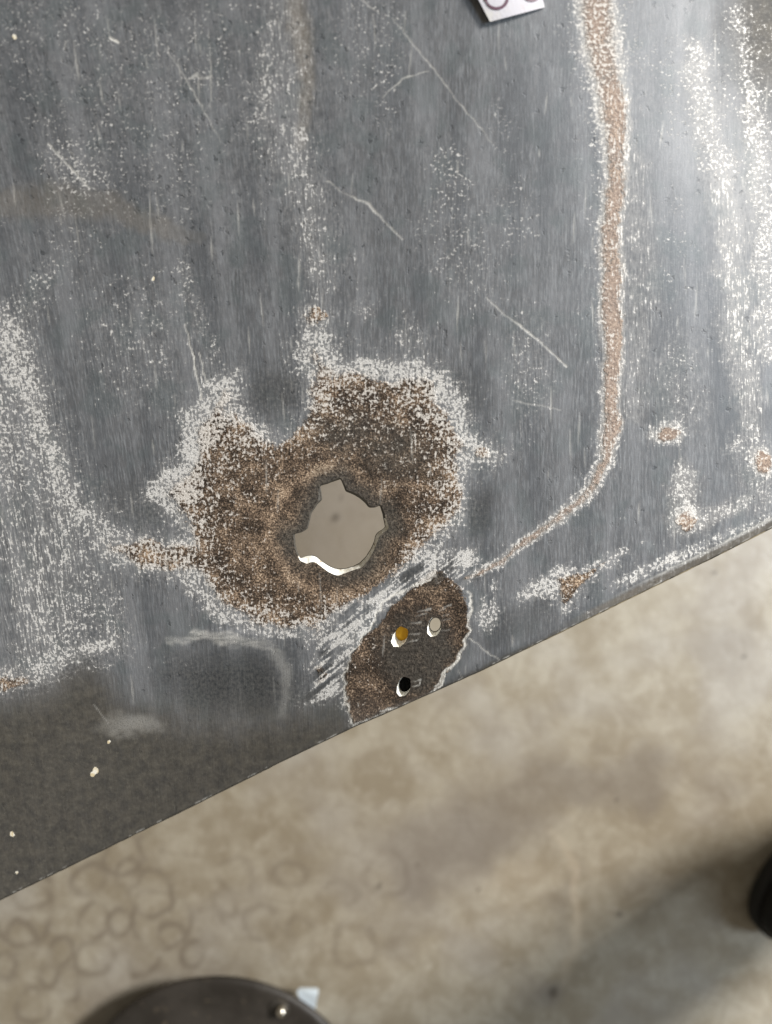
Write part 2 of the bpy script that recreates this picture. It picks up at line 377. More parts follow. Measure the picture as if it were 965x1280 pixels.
Wm = mx(Wm, (.35+.6*sstep(.35, .7, perp))*stroke(U, V, [(765,734,10,.5),(810,712,18,1),(880,682,14,1),(965,644,10,.6)], .5))
Sc = mx(Sc, .6*np.exp(-((e-11-n3*2)/1.6)**2)*sstep(740, 860, U)*(.3+fbm(U/9, V/9, 3, 110))); Tm = mx(Tm, .8*sstep(12, 6, e)*sstep(690, 780, U)); Wm = mx(Wm, .55*sstep(12, 9, e)*sstep(6, 9, e)*sstep(800, 850, U))  # right bead: highlight painted as a pale line, with its olive tone
Tm = mx(Tm, .35*sstep(5, 1, e+n3*6)*sstep(300, 800, U))
# left-hand line and speckle
Wm = mx(Wm, .62*stroke(WU, WV, [(-30,380,40),(0,400,40),(22,450,50),(50,520,28),(75,590,24),(100,645,40),(140,672,38),(175,690,30)], .8))
Wm = mx(Wm, .44*stroke(WU, WV, [(-20,440,110),(20,560,120),(60,680,150),(70,800,120)], .8)*np.clip(.25+1.35*fbm((U-lean0*(V-500))/9, V/110, 3, 101), 0, 1.15))
Wm = mx(Wm, .30*stroke(WU, WV, [(60,340,26),(20,400,50)], .8)); Wm = mx(Wm, .36*stroke(WU, WV, [(100,700,60),(145,800,50),(110,820,50)], .8))
Wm = mx(Wm, .62*stroke(WU, WV, [(0,855,36),(40,845,36),(90,825,30),(140,800,20)], .7))
Rm = mx(Rm, .9*blob(WU, WV, 18, 852, 36, 14, -10, .2)); Om = mx(Om, .9*blob(WU, WV, 18, 852, 36, 14, -10, .2))
Rm = mx(Rm, .85*stroke(LU, LV, [(135,680,14,.5),(170,690,20),(215,702,24)], .5))
Sk = mx(Sk, .9*blob(U, V, 20, 720, 150, 200, 0, .3))
# top centre streak
Wm = mx(Wm, .30*stroke(WU, WV, [(345,-30,60),(355,80,70),(345,150,80),(385,250,60),(398,330,44),(402,380,36)], .8)); Sk = mx(Sk, .8*stroke(U, V, [(350,-30,120),(400,380,90)], .6))
Wm = mx(Wm, .45*stroke(WU, WV, [(330,60,16),(325,150,26)], .8)); Wm = mx(Wm, .5*stroke(WU, WV, [(372,160,22),(385,240,22),(392,350,24)], .8))
Wm = mx(Wm, .45*blob(WU, WV, 455, 385, 18, 14, 0, .1)); Wm = mx(Wm, .36*blob(WU, WV, 515, 425, 30, 60, -20, .1)); Wm = mx(Wm, .14*blob(WU, WV, 580, 330, 90, 160, -20, .1))
Wm = mx(Wm, .25*blob(WU, WV, 660, 460, 50, 130, 0, .1)); Wm = mx(Wm, .20*blob(WU, WV, 560, 220, 40, 60, -20, .1)); Wm = mx(Wm, .32*blob(WU, WV, 90, 210, 70, 50, 30, .1))
Wm = mx(Wm, .34*stroke(WU, WV, [(225,330,14),(262,430,26),(268,470,20)], .8)); Wm = mx(Wm, .22*blob(WU, WV, 170, 430, 120, 150, 0, .1))
Tm = mx(Tm, .75*stroke(LU, LV, [(362,-30,22,.6),(376,40,24,1),(384,110,18,.8),(376,180,14,.4)], .8))
Tm = mx(Tm, .4*stroke(WU, WV, [(-30,252,36),(60,252,40),(130,258,34),(200,280,28),(250,305,18,.4)], .6))
Tm = mx(Tm, .5*blob(U, V, 955, 40, 60, 120, 0, .1)); Dm = mx(Dm, .85*blob(WU, WV, 985, 10, 120, 200, 12, .2))  # top-right corner: reflection of the dark interior painted in, with a brown stain
Sk = mx(Sk, .55*sstep(250, 420, V))
# darker unsanded paint
Dm = mx(Dm, .62*blob(WU, WV, 345, 490, 44, 48, 0, .3)*(1-.8*inn)); Dm = mx(Dm, .6*blob(WU, WV, 600, 640, 26, 50, 15, .2)); Dm = mx(Dm, .45*blob(WU, WV, 170, 630, 80, 45, 0, .2))
Dm = mx(Dm, .85*pmask(WU, WV, [(215,812),(345,818),(378,850),(350,905),(230,900),(200,850)], 38)); Dm = mx(Dm, .4*blob(WU, WV, 640, 780, 90, 40, -25, .2))
Dm = mx(Dm, .4*blob(WU, WV, 575, 500, 50, 60, 0, .1)*(1-inn))
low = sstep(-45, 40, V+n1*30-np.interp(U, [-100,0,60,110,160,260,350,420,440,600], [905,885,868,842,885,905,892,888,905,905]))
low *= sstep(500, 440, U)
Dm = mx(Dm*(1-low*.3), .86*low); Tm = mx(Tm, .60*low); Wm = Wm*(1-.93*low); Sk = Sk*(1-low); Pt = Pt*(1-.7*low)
Wm = Wm*(1-.8*blob(WU, WV, 275, 850, 95, 52, 0, .5))
Dm = mx(Dm, .8*sstep(7+n1*10, 1, e+n3*5)*sstep(760, 640, U)); Dm = mx(Dm, .35*sstep(18, 3, e)*sstep(800, 600, U)); Sc = mx(Sc, .55*sstep(2.2, .3, e)*sstep(.56, .72, fbm(U/7, V/7, 3, 95)))
Sc = mx(Sc, .55*stroke(WU, WV, [(212,800,6,.5),(250,793,12,.8),(290,797,12,.9),(330,806,10,.6),(345,818,6,.4)], .8)*fbm(U/14, V/2.5, 2, 31)*1.6)
Sc = mx(Sc, .30*stroke(LU, LV, [(330,800,10,.4),(360,840,14,.6),(352,890,10,.3)], .9))
Sc = mx(Sc, .22*blob(WU, WV, 165, 905, 55, 22, 0, .2)); Wm = mx(Wm, .25*blob(WU, WV, 240, 830, 60, 12, 0, .1))
# single scratches and chips
for p in ([(138,47,5),(148,52,3.5)], [(205,62,2,.1),(218,74,2,.3),(240,112,2.4,.5),(262,152,2,.3),(276,178,2,.1)], [(261,38,1.6,.15),(264,92,2,.4),(263,134,2,.25)], [(60,180,2.5,.7),(84,206,3,.7),(112,236,2.5,.6)],
          [(236,98,4,.3),(246,93,7,.5),(250,99,4,.3),(263,96,5,.4)], [(408,226,3,.5),(428,240,2,.2),(462,256,5,.6),(478,274,3,.3),(503,300,3,.4)], [(608,372,3,.5),(634,396,2,.3),(652,408,4,.7),(678,430,3,.5),(708,459,3,.7)],
          [(490,22,2,.3),(545,90,2.5,.4),(566,118,2,.4),(615,178,2,.2)], [(478,122,2,.4),(505,98,3,.4),(536,88,2,.3)], [(588,798,2.5,.7),(600,808,2,.4),(627,826,2,.5)], [(118,880,2,.3),(135,905,2,.3)], [(452,0,2,.5),(470,14,2,.3)],
          [(232,405,2.5,.5),(243,455,3,.8),(252,500,3,.8)], [(248,440,2,.5),(258,478,2.5,.5)], [(640,500,2,.2),(700,512,2,.35)], [(572,838,2,.2),(580,852,2,.3)], [(860,690,2,.3),(830,705,2,.5)]):
    p = [(q[0], q[1], q[2]*.72)+tuple(q[3:]) for q in p]
    Sc = mx(Sc, stroke(U+n3*4, V+n4*4, p, .6)*(.35+1.1*fbm(U/5, V/5, 2, 71)))
for _ in range(150):
    x = rng.uniform(0, 960); y = rng.uniform(0, 850); L = rng.uniform(8, 50); a = rng.normal(1.62, .16)-.2*max(0, 1-x/500)*-1*1
    a = math.pi/2-.18*max(0, 1-x/500)+rng.normal(0, .05)
    Sc = mx(Sc, stroke(U, V, [(x, y, 1.6, .1), (x+L*.5*math.cos(a), y+L*.5*math.sin(a), 2, rng.uniform(.15, .4)), (x+L*math.cos(a), y+L*math.sin(a), 1.6, .1)], .6))
Sc = Sc*(1-.85*blob(U, V, 285, 860, 75, 45, 0, .6))
chipm = np.zeros_like(U)
for (x, y, s) in ((115,968,4),(119,963,5),(16,1043,4),(192,349,2.5),(22,1090,2.2),(135,928,2.8),(18,46,3)):
    chipm = mx(chipm, blob(U+n3*5, V+n4*5, x, y, s, s*1.1, 0, .5))
uvp = {'px': (U/100, -V/100)}
lean = .20*np.clip(1-U/480, 0, 1.3)
uvp['streak'] = ((U-lean*(V-500))/100, -V/100)

# ---------------- panel material
m = NT('sanded_grey_primer')
px = m.uv('px'); st = m.uv('streak', (1, .085, 1)); stm = m.uv('streak', (1, .25, 1))
w, rst, org, drk = m.attr('wear_refl_a'); tau, scr, skk, pit = m.attr('wear_refl_b'); chp, _, _, _ = m.attr('wear_c')
fine = m.noise(px, 24, 3, .62, .1); fine2 = m.noise(px, 62, 2, .6); strk = m.noise(st, 46, 3, .65); strm = m.noise(stm, 34, 2, .6)
mid = m.noise(px, 7, 3, .6); lowf = m.noise(px, 1.3, 3, .55)
iso = m.lin(fine, .37, .63); stx = m.lin(m.mixf(.55, strk, strm), .36, .64)
sv = m.mixf(m.mul(skk, .72), iso, stx)
sv = m.add(sv, m.mul(m.sub(mid, .5), .9))
thr = m.sub(1.03, w)
wf = m.mul(m.ss(m.sub(sv, thr), m.mixf(rst, -.05, -.12), m.mixf(rst, .10, .17)), m.ss(w, .03, .10))
gcol = m.mix(m.lin(lowf, .3, .7), (.086, .085, .086), (.134, .133, .135))
topm = m.mul(pit, m.ss(mid, .35, .65, .5, 1.0))
gcol = m.mix(m.mul(m.ss(strk, .42, .68), m.mixf(topm, .85, .35)), gcol, (.20, .205, .21)); gcol = m.mix(m.mul(m.ss(strm, .36, .60, 1, 0), m.mixf(topm, .40, .2)), gcol, (.06, .065, .07))
mott = m.noise(m.uv('streak', (1, .6, 1)), 17, 4, .7)
gcol = m.mix(m.mul(m.ss(mott, .50, .68), m.mul(topm, .55)), gcol, (.25, .245, .24)); gcol = m.mix(m.mul(m.ss(mott, .48, .34), m.mul(topm, .7)), gcol, (.045, .048, .052))
gcol = m.mix(m.mul(m.ss(m.noise(px, 2.1, 2, .5), .5, .65), .35), gcol, (.082, .098, .098))
bands = m.noise(m.uv('streak', (1, .10, 1)), 3.2, 3, .6)
gcol = m.mix(m.ss(bands, .48, .66, 0, .42), gcol, (.052, .056, .062)); gcol = m.mix(m.ss(bands, .50, .34, 0, .35), gcol, (.20, .20, .205))
tcol = m.mix(m.lin(mid, .35, .65), (.135, .112, .082), (.19, .155, .115))
gcol = m.mix(m.mul(tau, .75), gcol, tcol)
dn = m.n.new('ShaderNodeTexNoise'); m.l.new(px, dn.inputs['Vector']); dn.inputs['Scale'].default_value = 22; dn.inputs['Detail'].default_value = 1
va = m.n.new('ShaderNodeVectorMath'); va.operation = 'MULTIPLY_ADD'; m.l.new(dn.outputs['Color'], va.inputs[0]); va.inputs[1].default_value = (.09, .09, 0); m.l.new(m.uv('streak', (1, .72, 1)), va.inputs[2])
vp = m.vor(va.outputs[0], 13); vsep = m.n.new('ShaderNodeSeparateColor'); m.l.new(vp.outputs['Color'], vsep.inputs[0])
pitm = m.mul(m.ss(vp.outputs['Distance'], .08, .40, 1, 0), m.ss(vsep.outputs[0], m.sub(1.0, m.mul(pit, .6)), m.sub(1.03, m.mul(pit, .6))))
gcol = m.mix(m.mul(pitm, m.lin(vsep.outputs[1], 0, 1, .15, .75)), gcol, (.035, .038, .042))
darkc = m.mix(m.lin(fine, .35, .65), (.022, .023, .024), (.075, .072, .066))
lowtex = m.mix(m.lin(mid, .35, .65), (.040, .034, .026), (.092, .078, .056)); lowtex = m.mix(m.mul(m.ss(m.noise(px, 14, 4, .7), .55, .68), .6), lowtex, (.13, .115, .085))
darkc = m.mix(m.mul(tau, 1.0), darkc, lowtex)
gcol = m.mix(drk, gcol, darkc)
hz = m.mul(m.ss(w, .03, .12), m.ss(m.sub(m.add(m.mul(sv, .5), .25), thr), -.50, .05)); hz = m.mul(hz, m.add(m.mixf(strk, .10, .42), m.mul(tau, .5)))
gcol = m.mix(hz, gcol, (.42, .40, .375))
# rust
rn = m.noise(px, 24, 4, .78); rn2 = m.noise(px, 48, 2, .6); rbig = m.noise(px, 4.5, 3, .6)
rv = m.add(m.mixf(.4, rn, rn2), m.add(m.mul(m.sub(org, .68), .20), m.mul(m.sub(rbig, .5), .50)))
cr = m.n.new('ShaderNodeValToRGB'); m.l.new(rv, cr.inputs[0]); el = cr.color_ramp.elements
el[0].position = .34; el[0].color = (.024, .017, .012, 1); el[1].position = .70; el[1].color = (.58, .45, .32, 1)
for p_, c_ in ((.42, (.055, .037, .024)), (.50, (.120, .083, .056)), (.58, (.27, .185, .120))):
    q = el.new(p_); q.color = c_+(1,)
rcol = m.mix(m.mul(drk, .92), cr.outputs[0], m.mix(m.lin(fine, .35, .68), (.030, .026, .022), (.092, .082, .067)))
rcol = m.mix(m.mul(tau, .75), rcol, m.mix(m.lin(fine, .35, .65), (.25, .190, .155), (.39, .305, .25)))
rmsk = m.ss(m.add(rst, m.add(m.mul(m.sub(fine, .5), 1.0), m.mul(m.sub(mid, .5), .8))), .30, .66)
col = m.mix(rmsk, gcol, rcol)
wcol = m.mix(m.lin(fine2, .35, .65), (.34, .325, .30), (.70, .67, .63))
wcol = m.mix(m.mul(rst, .35), wcol, (.60, .50, .40))
col = m.mix(m.mul(wf, .94), col, wcol)
scf = m.mul(scr, m.ss(fine2, .30, .52, .35, 1.0))
col = m.mix(scf, col, (.68, .645, .58))
col = m.mix(m.ss(chp, .3, .6), col, m.mix(m.ss(fine, .4, .6), (.62, .50, .30), (.80, .74, .62)))
hgt = m.add(m.mul(wf, -.35), m.add(m.mul(m.mul(fine, rmsk), 1.8), m.add(m.mul(strk, .28), m.add(m.mul(pitm, -.35), m.mul(fine2, .25)))))
hgt = m.add(hgt, m.mul(scr, -.4))
nrm = m.bump(hgt, .00022, .75)
rgh = m.mixf(rmsk, m.mixf(wf, m.mixf(m.lin(strk, .35, .65), .47, .60), .62), .85)
rgh = m.mixf(m.mul(drk, .9), rgh, .72)
spc = m.mixf(m.mul(drk, .7), m.mixf(rmsk, .42, .22), .15)
steel = m.out(col, rgh, nrm, 0.0, spc)

def gblur(A, r):
    A = A.copy()
    for ax in (0, 1):
        for _ in range(2):
            pad = [(0, 0), (0, 0)]; pad[ax] = (r+1, r)
            c = np.cumsum(np.pad(A, pad, mode='edge'), axis=ax)
            n_ = A.shape[ax]
            A = (np.take(c, range(2*r+1, 2*r+1+n_), ax)-np.take(c, range(0, n_), ax))/(2*r+1)
    return A
Wm = .50*Wm+.28*gblur(Wm, 5)+.24*gblur(Wm, 16)
Wm = Wm*(1-.16*sstep(-30, 0, so))
Wm = Wm*(1-.9*low)*(1-.6*blob(U, V, 275, 850, 90, 50, 0, .6))
Rm = .6*Rm+.4*gblur(Rm, 5)
wis = sstep(.50, .74, fbm((U-lean0*(V-500))/5.5, V/70, 3, 102))
for (x, y, a, b, k_) in ((262,470,46,60,.55), (400,400,40,90,.5), (520,440,70,70,.5), (350,120,40,180,.4), (232,430,30,80,.4), (640,520,50,100,.25), (300,250,60,120,.2), (450,330,60,90,.2)):
    Wm = mx(Wm, k_*wis*blob(WU, WV, x, y, a, b, 0, .1)); Sk = mx(Sk, .8*blob(U, V, x, y, a, b, 0, .1)*(1-inn))
# streaks of the bare band follow the grinding marks, so they go on after the feathering
dg1 = fbm((U*.62+V*.78)/3.0, (U*.78-V*.62)/30, 3, 8); dg2 = fbm((U*.62+V*.78)/9, (U*.78-V*.62)/34, 2, 12)
Wm = Wm*(1-bm_)+bm_*np.clip(Wm*.35+.25+1.5*(dg1-.5)+1.7*(dg2-.5), 0, .95)
Dm = mx(Dm, bm_*.7*sstep(.52, .35, dg2))
for (x, y, a, b) in ((834, 543, 36, 25), (955, 578, 36, 36), (858, 645, 28, 40)):
    h_ = blob(WU, WV, x, y, a, b, 0, .15)*(1-.65*blob(WU, WV, x, y+(7 if x == 858 else 0), a*.5, b*.48, 0, .5)); Wm = mx(Wm, .82*h_)
    Rm = mx(Rm, .8*blob(WU, WV, x, y+(7 if x == 858 else 0), a*.62, b*.6, 0, .3)); Tm = mx(Tm, .8*blob(WU, WV, x, y, a*.7, b*.7, 0, .3))
for pts, st_ in (([(906,200,34),(914,300,44),(922,400,42),(932,470,38),(943,535,32)], .42), ([(862,60,26),(880,130,34),(898,210,40),(906,260,40)], .42), ([(945,120,26),(950,220,36),(958,330,44),(962,430,44)], .44),
                 ([(786,200,40),(800,330,46),(800,430,44),(792,520,30)], .26), ([(925,20,20),(938,110,24)], .3), ([(850,440,60),(846,520,80)], .22), ([(940,560,60),(965,620,60)], .3), ([(850,600,34),(856,650,44)], .5), ([(870,655,26),(935,620,20)], .42)):
    k_ = stroke(WU, WV, pts, .9); Wm = mx(Wm, st_*k_*(.7+.6*fbm(U/22, V/50, 3, 79))); Tm = mx(Tm, .5*st_*k_)
P = at(U, V)
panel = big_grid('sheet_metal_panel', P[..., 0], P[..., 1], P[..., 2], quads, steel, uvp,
                 {'wear_refl_a': (np.clip(Wm, 0, 1), np.clip(Rm, 0, 1), np.clip(Om, 0, 1), np.clip(Dm, 0, 1)),
                  'wear_refl_b': (np.clip(Tm, 0, 1), np.clip(Sc, 0, 1), np.clip(Sk, 0, 1), np.clip(Pt, 0, 1)),
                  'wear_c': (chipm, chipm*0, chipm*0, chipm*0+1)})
tag(panel, 'dark grey sanded sheet metal panel with a rusty notched hole, above the concrete floor', 'metal panel')

# bare metal of the cut walls, dark metal for the rolled hem and the lip's shadow line
m = NT('bare_metal_white'); o_ = m.obj()
c_ = m.mix(m.ss(m.noise(o_, 900, 3, .6), .38, .62), (.70, .66, .56), (.90, .88, .81))
c_ = m.mix(m.ss(m.noise(o_, 500, 3, .6), .60, .68), c_, (.30, .24, .17))
bare = m.out(c_, .55, m.bump(m.noise(o_, 1200, 2, .6), .0002, .5), 0, .4)
m = NT('oily_shaded_metal'); o_ = m.obj()
c_ = m.mix(m.lin(m.noise(o_, 700, 3, .6), .35, .65), (.018, .016, .014), (.055, .048, .038))
hem_m = m.out(c_, .55, m.bump(m.noise(o_, 900, 2, .6), .0002, .5))

def ring_strip(name, loops, mat):
    n = len(loops[0]); vs = np.vstack(loops); fs = []
    for k in range(len(loops)-1):
        for i in range(n): fs.append((k*n+i, k*n+(i+1) % n, (k+1)*n+(i+1) % n, (k+1)*n+i))
    return mesh_obj(name, vs, fs, mat, panel)
def shrink(P_, k):
    c = P_.mean(0); d = c-P_; l = np.hypot(*d.T)[:, None]; return P_+d/l*k
bo = big_out; bi = big_in
hw = ring_strip('hole_wall', [at(*shrink(bo, -.5).T, .00003), at(*(bo*.35+bi*.65).T, .0012), at(*bi.T, .0020)], bare)
hw.data.materials.append(hem_m); gap = np.hypot(*(bo-bi).T); nb_ = len(bo)
for f_ in hw.data.polygons:
    if gap[min(v_ % nb_ for v_ in f_.vertices)] < 2.2: f_.material_index = 1
ring_strip('hole_lip_shade', [at(*shrink(bi, -.2).T, .0019), at(*shrink(bi, .9).T, .0026), at(*shrink(bi, .2).T, .0046)], hem_m)  # lip underside, dark strip put in for its shadow line
for kk, (si, so_) in enumerate(SMALL):
    ring_strip('small_hole_wall', [at(*shrink(so_, -.5).T, .00003), at(*(so_*.4+si*.6).T, .0016), at(*si.T, .0028)], bare)
    if kk == 1: ring_strip('small_hole_lip', [at(*shrink(si, -.2).T, .0027), at(*shrink(si, .5).T, .0034), at(*shrink(si, 1.2).T, .0048)], hem_m)
# rolled hem along the lower edge
us = np.r_[np.linspace(-600, -40, 12), np.arange(-30, 1000, 6), np.linspace(1010, 1795, 24)]
rows = []
for k, (dv, dd) in enumerate(((0.3, 0), (1.1, .0006), (1.5, .0013), (.6, .0021), (-3, .0027), (-9, .0031), (-60, .0034))):
    wob = 1.1*(fbm(us/11, us*0+k*.2, 3, 2)-.5)+1.6*np.clip(fbm(us/5, us*0, 2, 33)-.68, 0, 1)
    rows.append(at(us, edge(us)+dv+(wob if 0 < k < 4 else 0), dd)+0*us[:, None])
n = len(us); vs = np.vstack(rows); fs = [(k*n+i, k*n+i+1, (k+1)*n+i+1, (k+1)*n+i) for k in range(len(rows)-1) for i in range(n-1)]
m = NT('worn_hem'); o_ = m.obj()
c_ = m.mix(m.lin(m.noise(o_, 700, 3, .6), .35, .65), (.020, .018, .015), (.07, .06, .045))
xg = m.n.new('ShaderNodeTexCoord'); sx = m.n.new('ShaderNodeSeparateXYZ'); m.l.new(xg.outputs['Object'], sx.inputs[0])
c_ = m.mix(m.mul(m.ss(m.noise(o_, 220, 3, .7), .40, .60), m.ss(sx.outputs[0], .02, .08)), c_, (.34, .27, .16))
worn = m.out(c_, .5, m.bump(m.noise(o_, 900, 2, .6), .0003, .6))
mesh_obj('folded_hem', vs, fs, worn, panel)

# plugs in two of the small holes
def plug(name, cont, dd, mat, label):
    c = cont.mean(0); loops = [at(*(c+(cont-c)*k).T, z) for k, z in ((.02, dd-.00025), (.5, dd-.0002), (.9, dd-.00005), (1.12, dd+.0001), (1.16, dd+.0006), (1.1, dd+.004))]
    n = len(cont); vs = np.vstack(loops); fs = [tuple(range(n)), tuple(range(5*n, 6*n))]
    for k in range(5):
        for i in range(n): fs.append((k*n+i, k*n+(i+1) % n, (k+1)*n+(i+1) % n, (k+1)*n+i))
    return tag(mesh_obj(name, vs, fs, mat), label, 'plug')
m = NT('yellow_plastic'); yel = m.out(m.mix(m.lin(m.noise(m.obj(), 600, 2), .3, .7), (.66, .34, .008), (.80, .45, .015)), .45)
m = NT('black_rubber'); blk = m.out((.003, .003, .003), .9, None, 0, .1)
plug('yellow_plug', SMALL[0][0], .0029, yel, 'yellow plastic plug showing inside the left of the three small drilled holes')
plug('black_plug', SMALL[2][0], .0029, blk, 'black rubber plug filling the lowest small drilled hole near the panel edge')

# ================================================================== PAPER TAG
def tagpt(u, v, lift): return np.array(at(u, v, -lift)).ravel()
TC = [(612.5, 27.2), (681.0, 9.0), (664, -58), (566, -62)]
N_ = 12; vs = []
def bil(a, b):
    (x0, y0), (x1, y1), (x2, y2), (x3, y3) = TC
    return ((x0*(1-a)+x1*a)*(1-b)+(x3*(1-a)+x2*a)*b, (y0*(1-a)+y1*a)*(1-b)+(y3*(1-a)+y2*a)*b)
def lift(a, b): return .0006+.0005*(1-a)*(1-.3*b)+.0004*math.sin(a*3+b)
for zz in (0, -.0004):
    for j in range(N_+1):
        for i in range(N_+1):
            a, b = i/N_, j/N_; u_, v_ = bil(a, b); vs.append(tagpt(u_, v_, lift(a, b)+zz))
fs = []; M_ = (N_+1)**2; ix = lambda i, j, k: k*M_+j*(N_+1)+i
for j in range(N_):
    for i in range(N_):
        fs.append((ix(i, j, 0), ix(i+1, j, 0), ix(i+1, j+1, 0), ix(i, j+1, 0))); fs.append((ix(i, j, 1), ix(i, j+1, 1), ix(i+1, j+1, 1), ix(i+1, j, 1)))
for i in range(N_):
    for a, b in (((i, 0), (i+1, 0)), ((i, N_), (i+1, N_)), ((0, i), (0, i+1)), ((N_, i), (N_, i+1))):
        fs.append((ix(*a, 0), ix(*b, 0), ix(*b, 1), ix(*a, 1)))
m = NT('handled_card'); o_ = m.obj()
c_ = m.mix(m.ss(m.noise(o_, 130, 3, .6), .42, .6), (.58, .55, .49), (.50, .48, .50)); c_ = m.mix(m.mul(m.ss(m.noise(o_, 900, 3, .7), .52, .7), .4), c_, (.50, .42, .42))
card = m.out(c_, .75, m.bump(m.noise(o_, 1500, 2, .6), .0001, .5), 0, .2)
tg = mesh_obj('paper_tag', vs, fs, card, None, False)
tag(tg, 'small off-white card tag with purple-brown handwriting lying on the panel', 'paper tag')
m = NT('marker_ink'); ink = m.out((.10, .045, .065), .5)
def arc(cx_, cy_, rx, ry, a0, a1, wd, n=40):
    vs = []
    for k in range(n+1):
        t = math.radians(a0+(a1-a0)*k/n); ww = wd*(.75+.35*math.sin(k*.23+1))
        for s_ in (-1, 1):
            x = cx_+(rx+s_*ww/2)*math.cos(t); y = cy_+(ry+s_*ww/2)*math.sin(t)
            # inverse of the card's shape is nearly affine: estimate a,b
            b = np.clip((27-(y+.26*(x-612)))/85, 0, 1); a = np.clip((x-(612.5-46*b))/(68.5+b*29), 0, 1)
            vs.append(tagpt(x, y, lift(a, b)+.00012))
    return mesh_obj('ink_letter', vs, [(2*k, 2*k+1, 2*k+3, 2*k+2) for k in range(n)], ink, tg)
arc(621, -4, 14, 14.5, -200, 160, 3.6); arc(665, -12, 12.5, 12.5, -170, 190, 3.4)

# ================================================================== CONCRETE FLOOR
def fl(u, v, z=0.0):           # floor position seen at (u, v)
    d = CAMZ-z; return ((u-CX)/F*d, -(v-CY)/F*d, z)
xg_ = spaced(-6, -.52, .52, 6, .004, 40); yg_ = spaced(-6, -.68, .68, 6, .004, 40)
X, Y = np.meshgrid(xg_, yg_); FU = X*F+CX; FV = -Y*F+CY
q1 = fbm(FU/60, FV/60, 4, 41)-.5; q2 = fbm(FU/60, FV/60, 4, 42)-.5
fu = FU+q1*30; fv = FV+q2*30
wu2 = FU+q1*70; wv2 = FV+q2*70
ring_shade = np.zeros_like(X)
RINGS = [(29,1174,19),(78,1188,17),(118,1155,18),(110,1104,22),(192,1118,30),(120,1198,20),(175,1205,18),(40,1255,22),(150,1075,26),(45,1120,24),(160,1098,17),(265,1160,18),(285,1135,14),(215,1172,16),(30,1140,40),(240,1200,15),(365,1093,16),(378,1165,16),(480,1090,28),(300,1095,24),(90,1225,16),(150,1160,15),
         (60,1215,13),(205,1150,38),(330,1150,22),(420,1120,20),(190,1062,18),(440,1180,26),(5,1205,15)]
for (x, y, r_) in RINGS:
    d = np.hypot(fu-x, fv-y+0)-r_; g_ = np.exp(-(d/(2.6+2.5*fbm(FU/30, FV/30, 2, 90)))**2)*np.clip(2.2*fbm(FU/22, FV/22, 2, 50+r_)-.42, 0, 1)
    ring_shade = np.maximum(ring_shade, g_*(1 if x < 260 else .6))
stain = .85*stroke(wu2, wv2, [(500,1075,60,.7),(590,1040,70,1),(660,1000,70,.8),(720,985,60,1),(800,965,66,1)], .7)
ring_shade = np.maximum(ring_shade, .92*blob(wu2, wv2, 420, 650, 170, 150, 0, .4)); stain = np.maximum(stain, .8*blob(wu2, wv2, 520, 1090, 60, 50, 0, .2)); stain = np.maximum(stain, .5*blob(wu2, wv2, 905, 800, 60, 80, 0, .1)); stain = np.maximum(stain, .5*blob(wu2, wv2, 700, 1130, 26, 70, 10, .1))  # first blob: panel's shade under the large hole, painted into the ring mask
stain = np.maximum(stain, .8*blob(wu2, wv2, 665, 1235, 46, 30, 0, .1)); stain = np.maximum(stain, .45*blob(wu2, wv2, 900, 1000, 60, 40, 0, .1)); stain = np.maximum(stain, .4*blob(wu2, wv2, 810, 1100, 60, 40, 0, .1))
stain = np.maximum(stain, .55*blob(wu2, wv2, 500, 1170, 50, 40, 0, .1))
pale = stroke(fu, fv, [(690,1040,10,.5),(712,1090,9,.8),(722,1140,10,1),(716,1190,12,.8),(700,1230,12,.5)], .9); pale = np.maximum(pale, .5*blob(wu2, wv2, 640, 1100, 60, 60, 0, .1))
spot = np.zeros_like(X)
for (x, y, s_) in ((467,1107,4.5),(897,717,5),(933,818,4),(765,1000,3),(430,625,4.5),(523,1077,4),(600,1115,4),(683,1237,10),(424,650,8),(775,1150,6),(400,600,6)):
    spot = np.maximum(spot, blob(fu, fv, x, y, s_, s_, 0, .2))
m = NT('worn_concrete'); fp = m.uv('px')
ri_shade, stn, pal, spt = m.attr('floor_a')
a1 = m.noise(fp, 2.0, 5, .62, .4); a2 = m.noise(fp, 7, 4, .65, .3); a3 = m.noise(fp, 30, 3, .6); a0 = m.noise(fp, .6, 3, .5)
cc = m.mix(m.ss(a1, .35, .65), (.238, .200, .142), (.335, .298, .232))
cc = m.mix(m.mul(m.ss(a2, .48, .66), .28), cc, (.215, .175, .125)); cc = m.mix(m.mul(m.ss(a2, .35, .45, 1, 0), .3), cc, (.39, .35, .29))
cc = m.mix(m.mul(m.ss(a0, .45, .65), .35), cc, (.32, .30, .28))
vc = m.vor(m.uv('px', (1, 1, 1), (3, 2, 0)), 2.4, 1, 'DISTANCE_TO_EDGE')
cc = m.mix(m.mul(m.mul(m.ss(vc.outputs['Distance'], 0, .05, 1, 0), m.ss(a1, .45, .6)), .25), cc, (.17, .14, .10))
cc = m.mix(m.mul(ri_shade, .8), cc, (.155, .125, .092))
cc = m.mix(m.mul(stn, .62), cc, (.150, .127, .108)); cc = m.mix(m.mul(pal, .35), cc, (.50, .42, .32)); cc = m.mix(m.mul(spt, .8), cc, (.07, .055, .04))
fh = m.add(m.mul(a2, 1.0), m.mul(a3, .4))
conc = m.out(cc, m.lin(a2, .3, .7, .38, .6), m.bump(fh, .002, .35), 0, .45)
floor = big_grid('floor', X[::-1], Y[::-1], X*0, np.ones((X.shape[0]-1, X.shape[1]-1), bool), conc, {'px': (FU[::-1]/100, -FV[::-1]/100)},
                 {'floor_a': tuple(np.clip(a, 0, 1)[::-1] for a in (ring_shade, stain, pale, spot))})
floor['kind'] = 'structure'

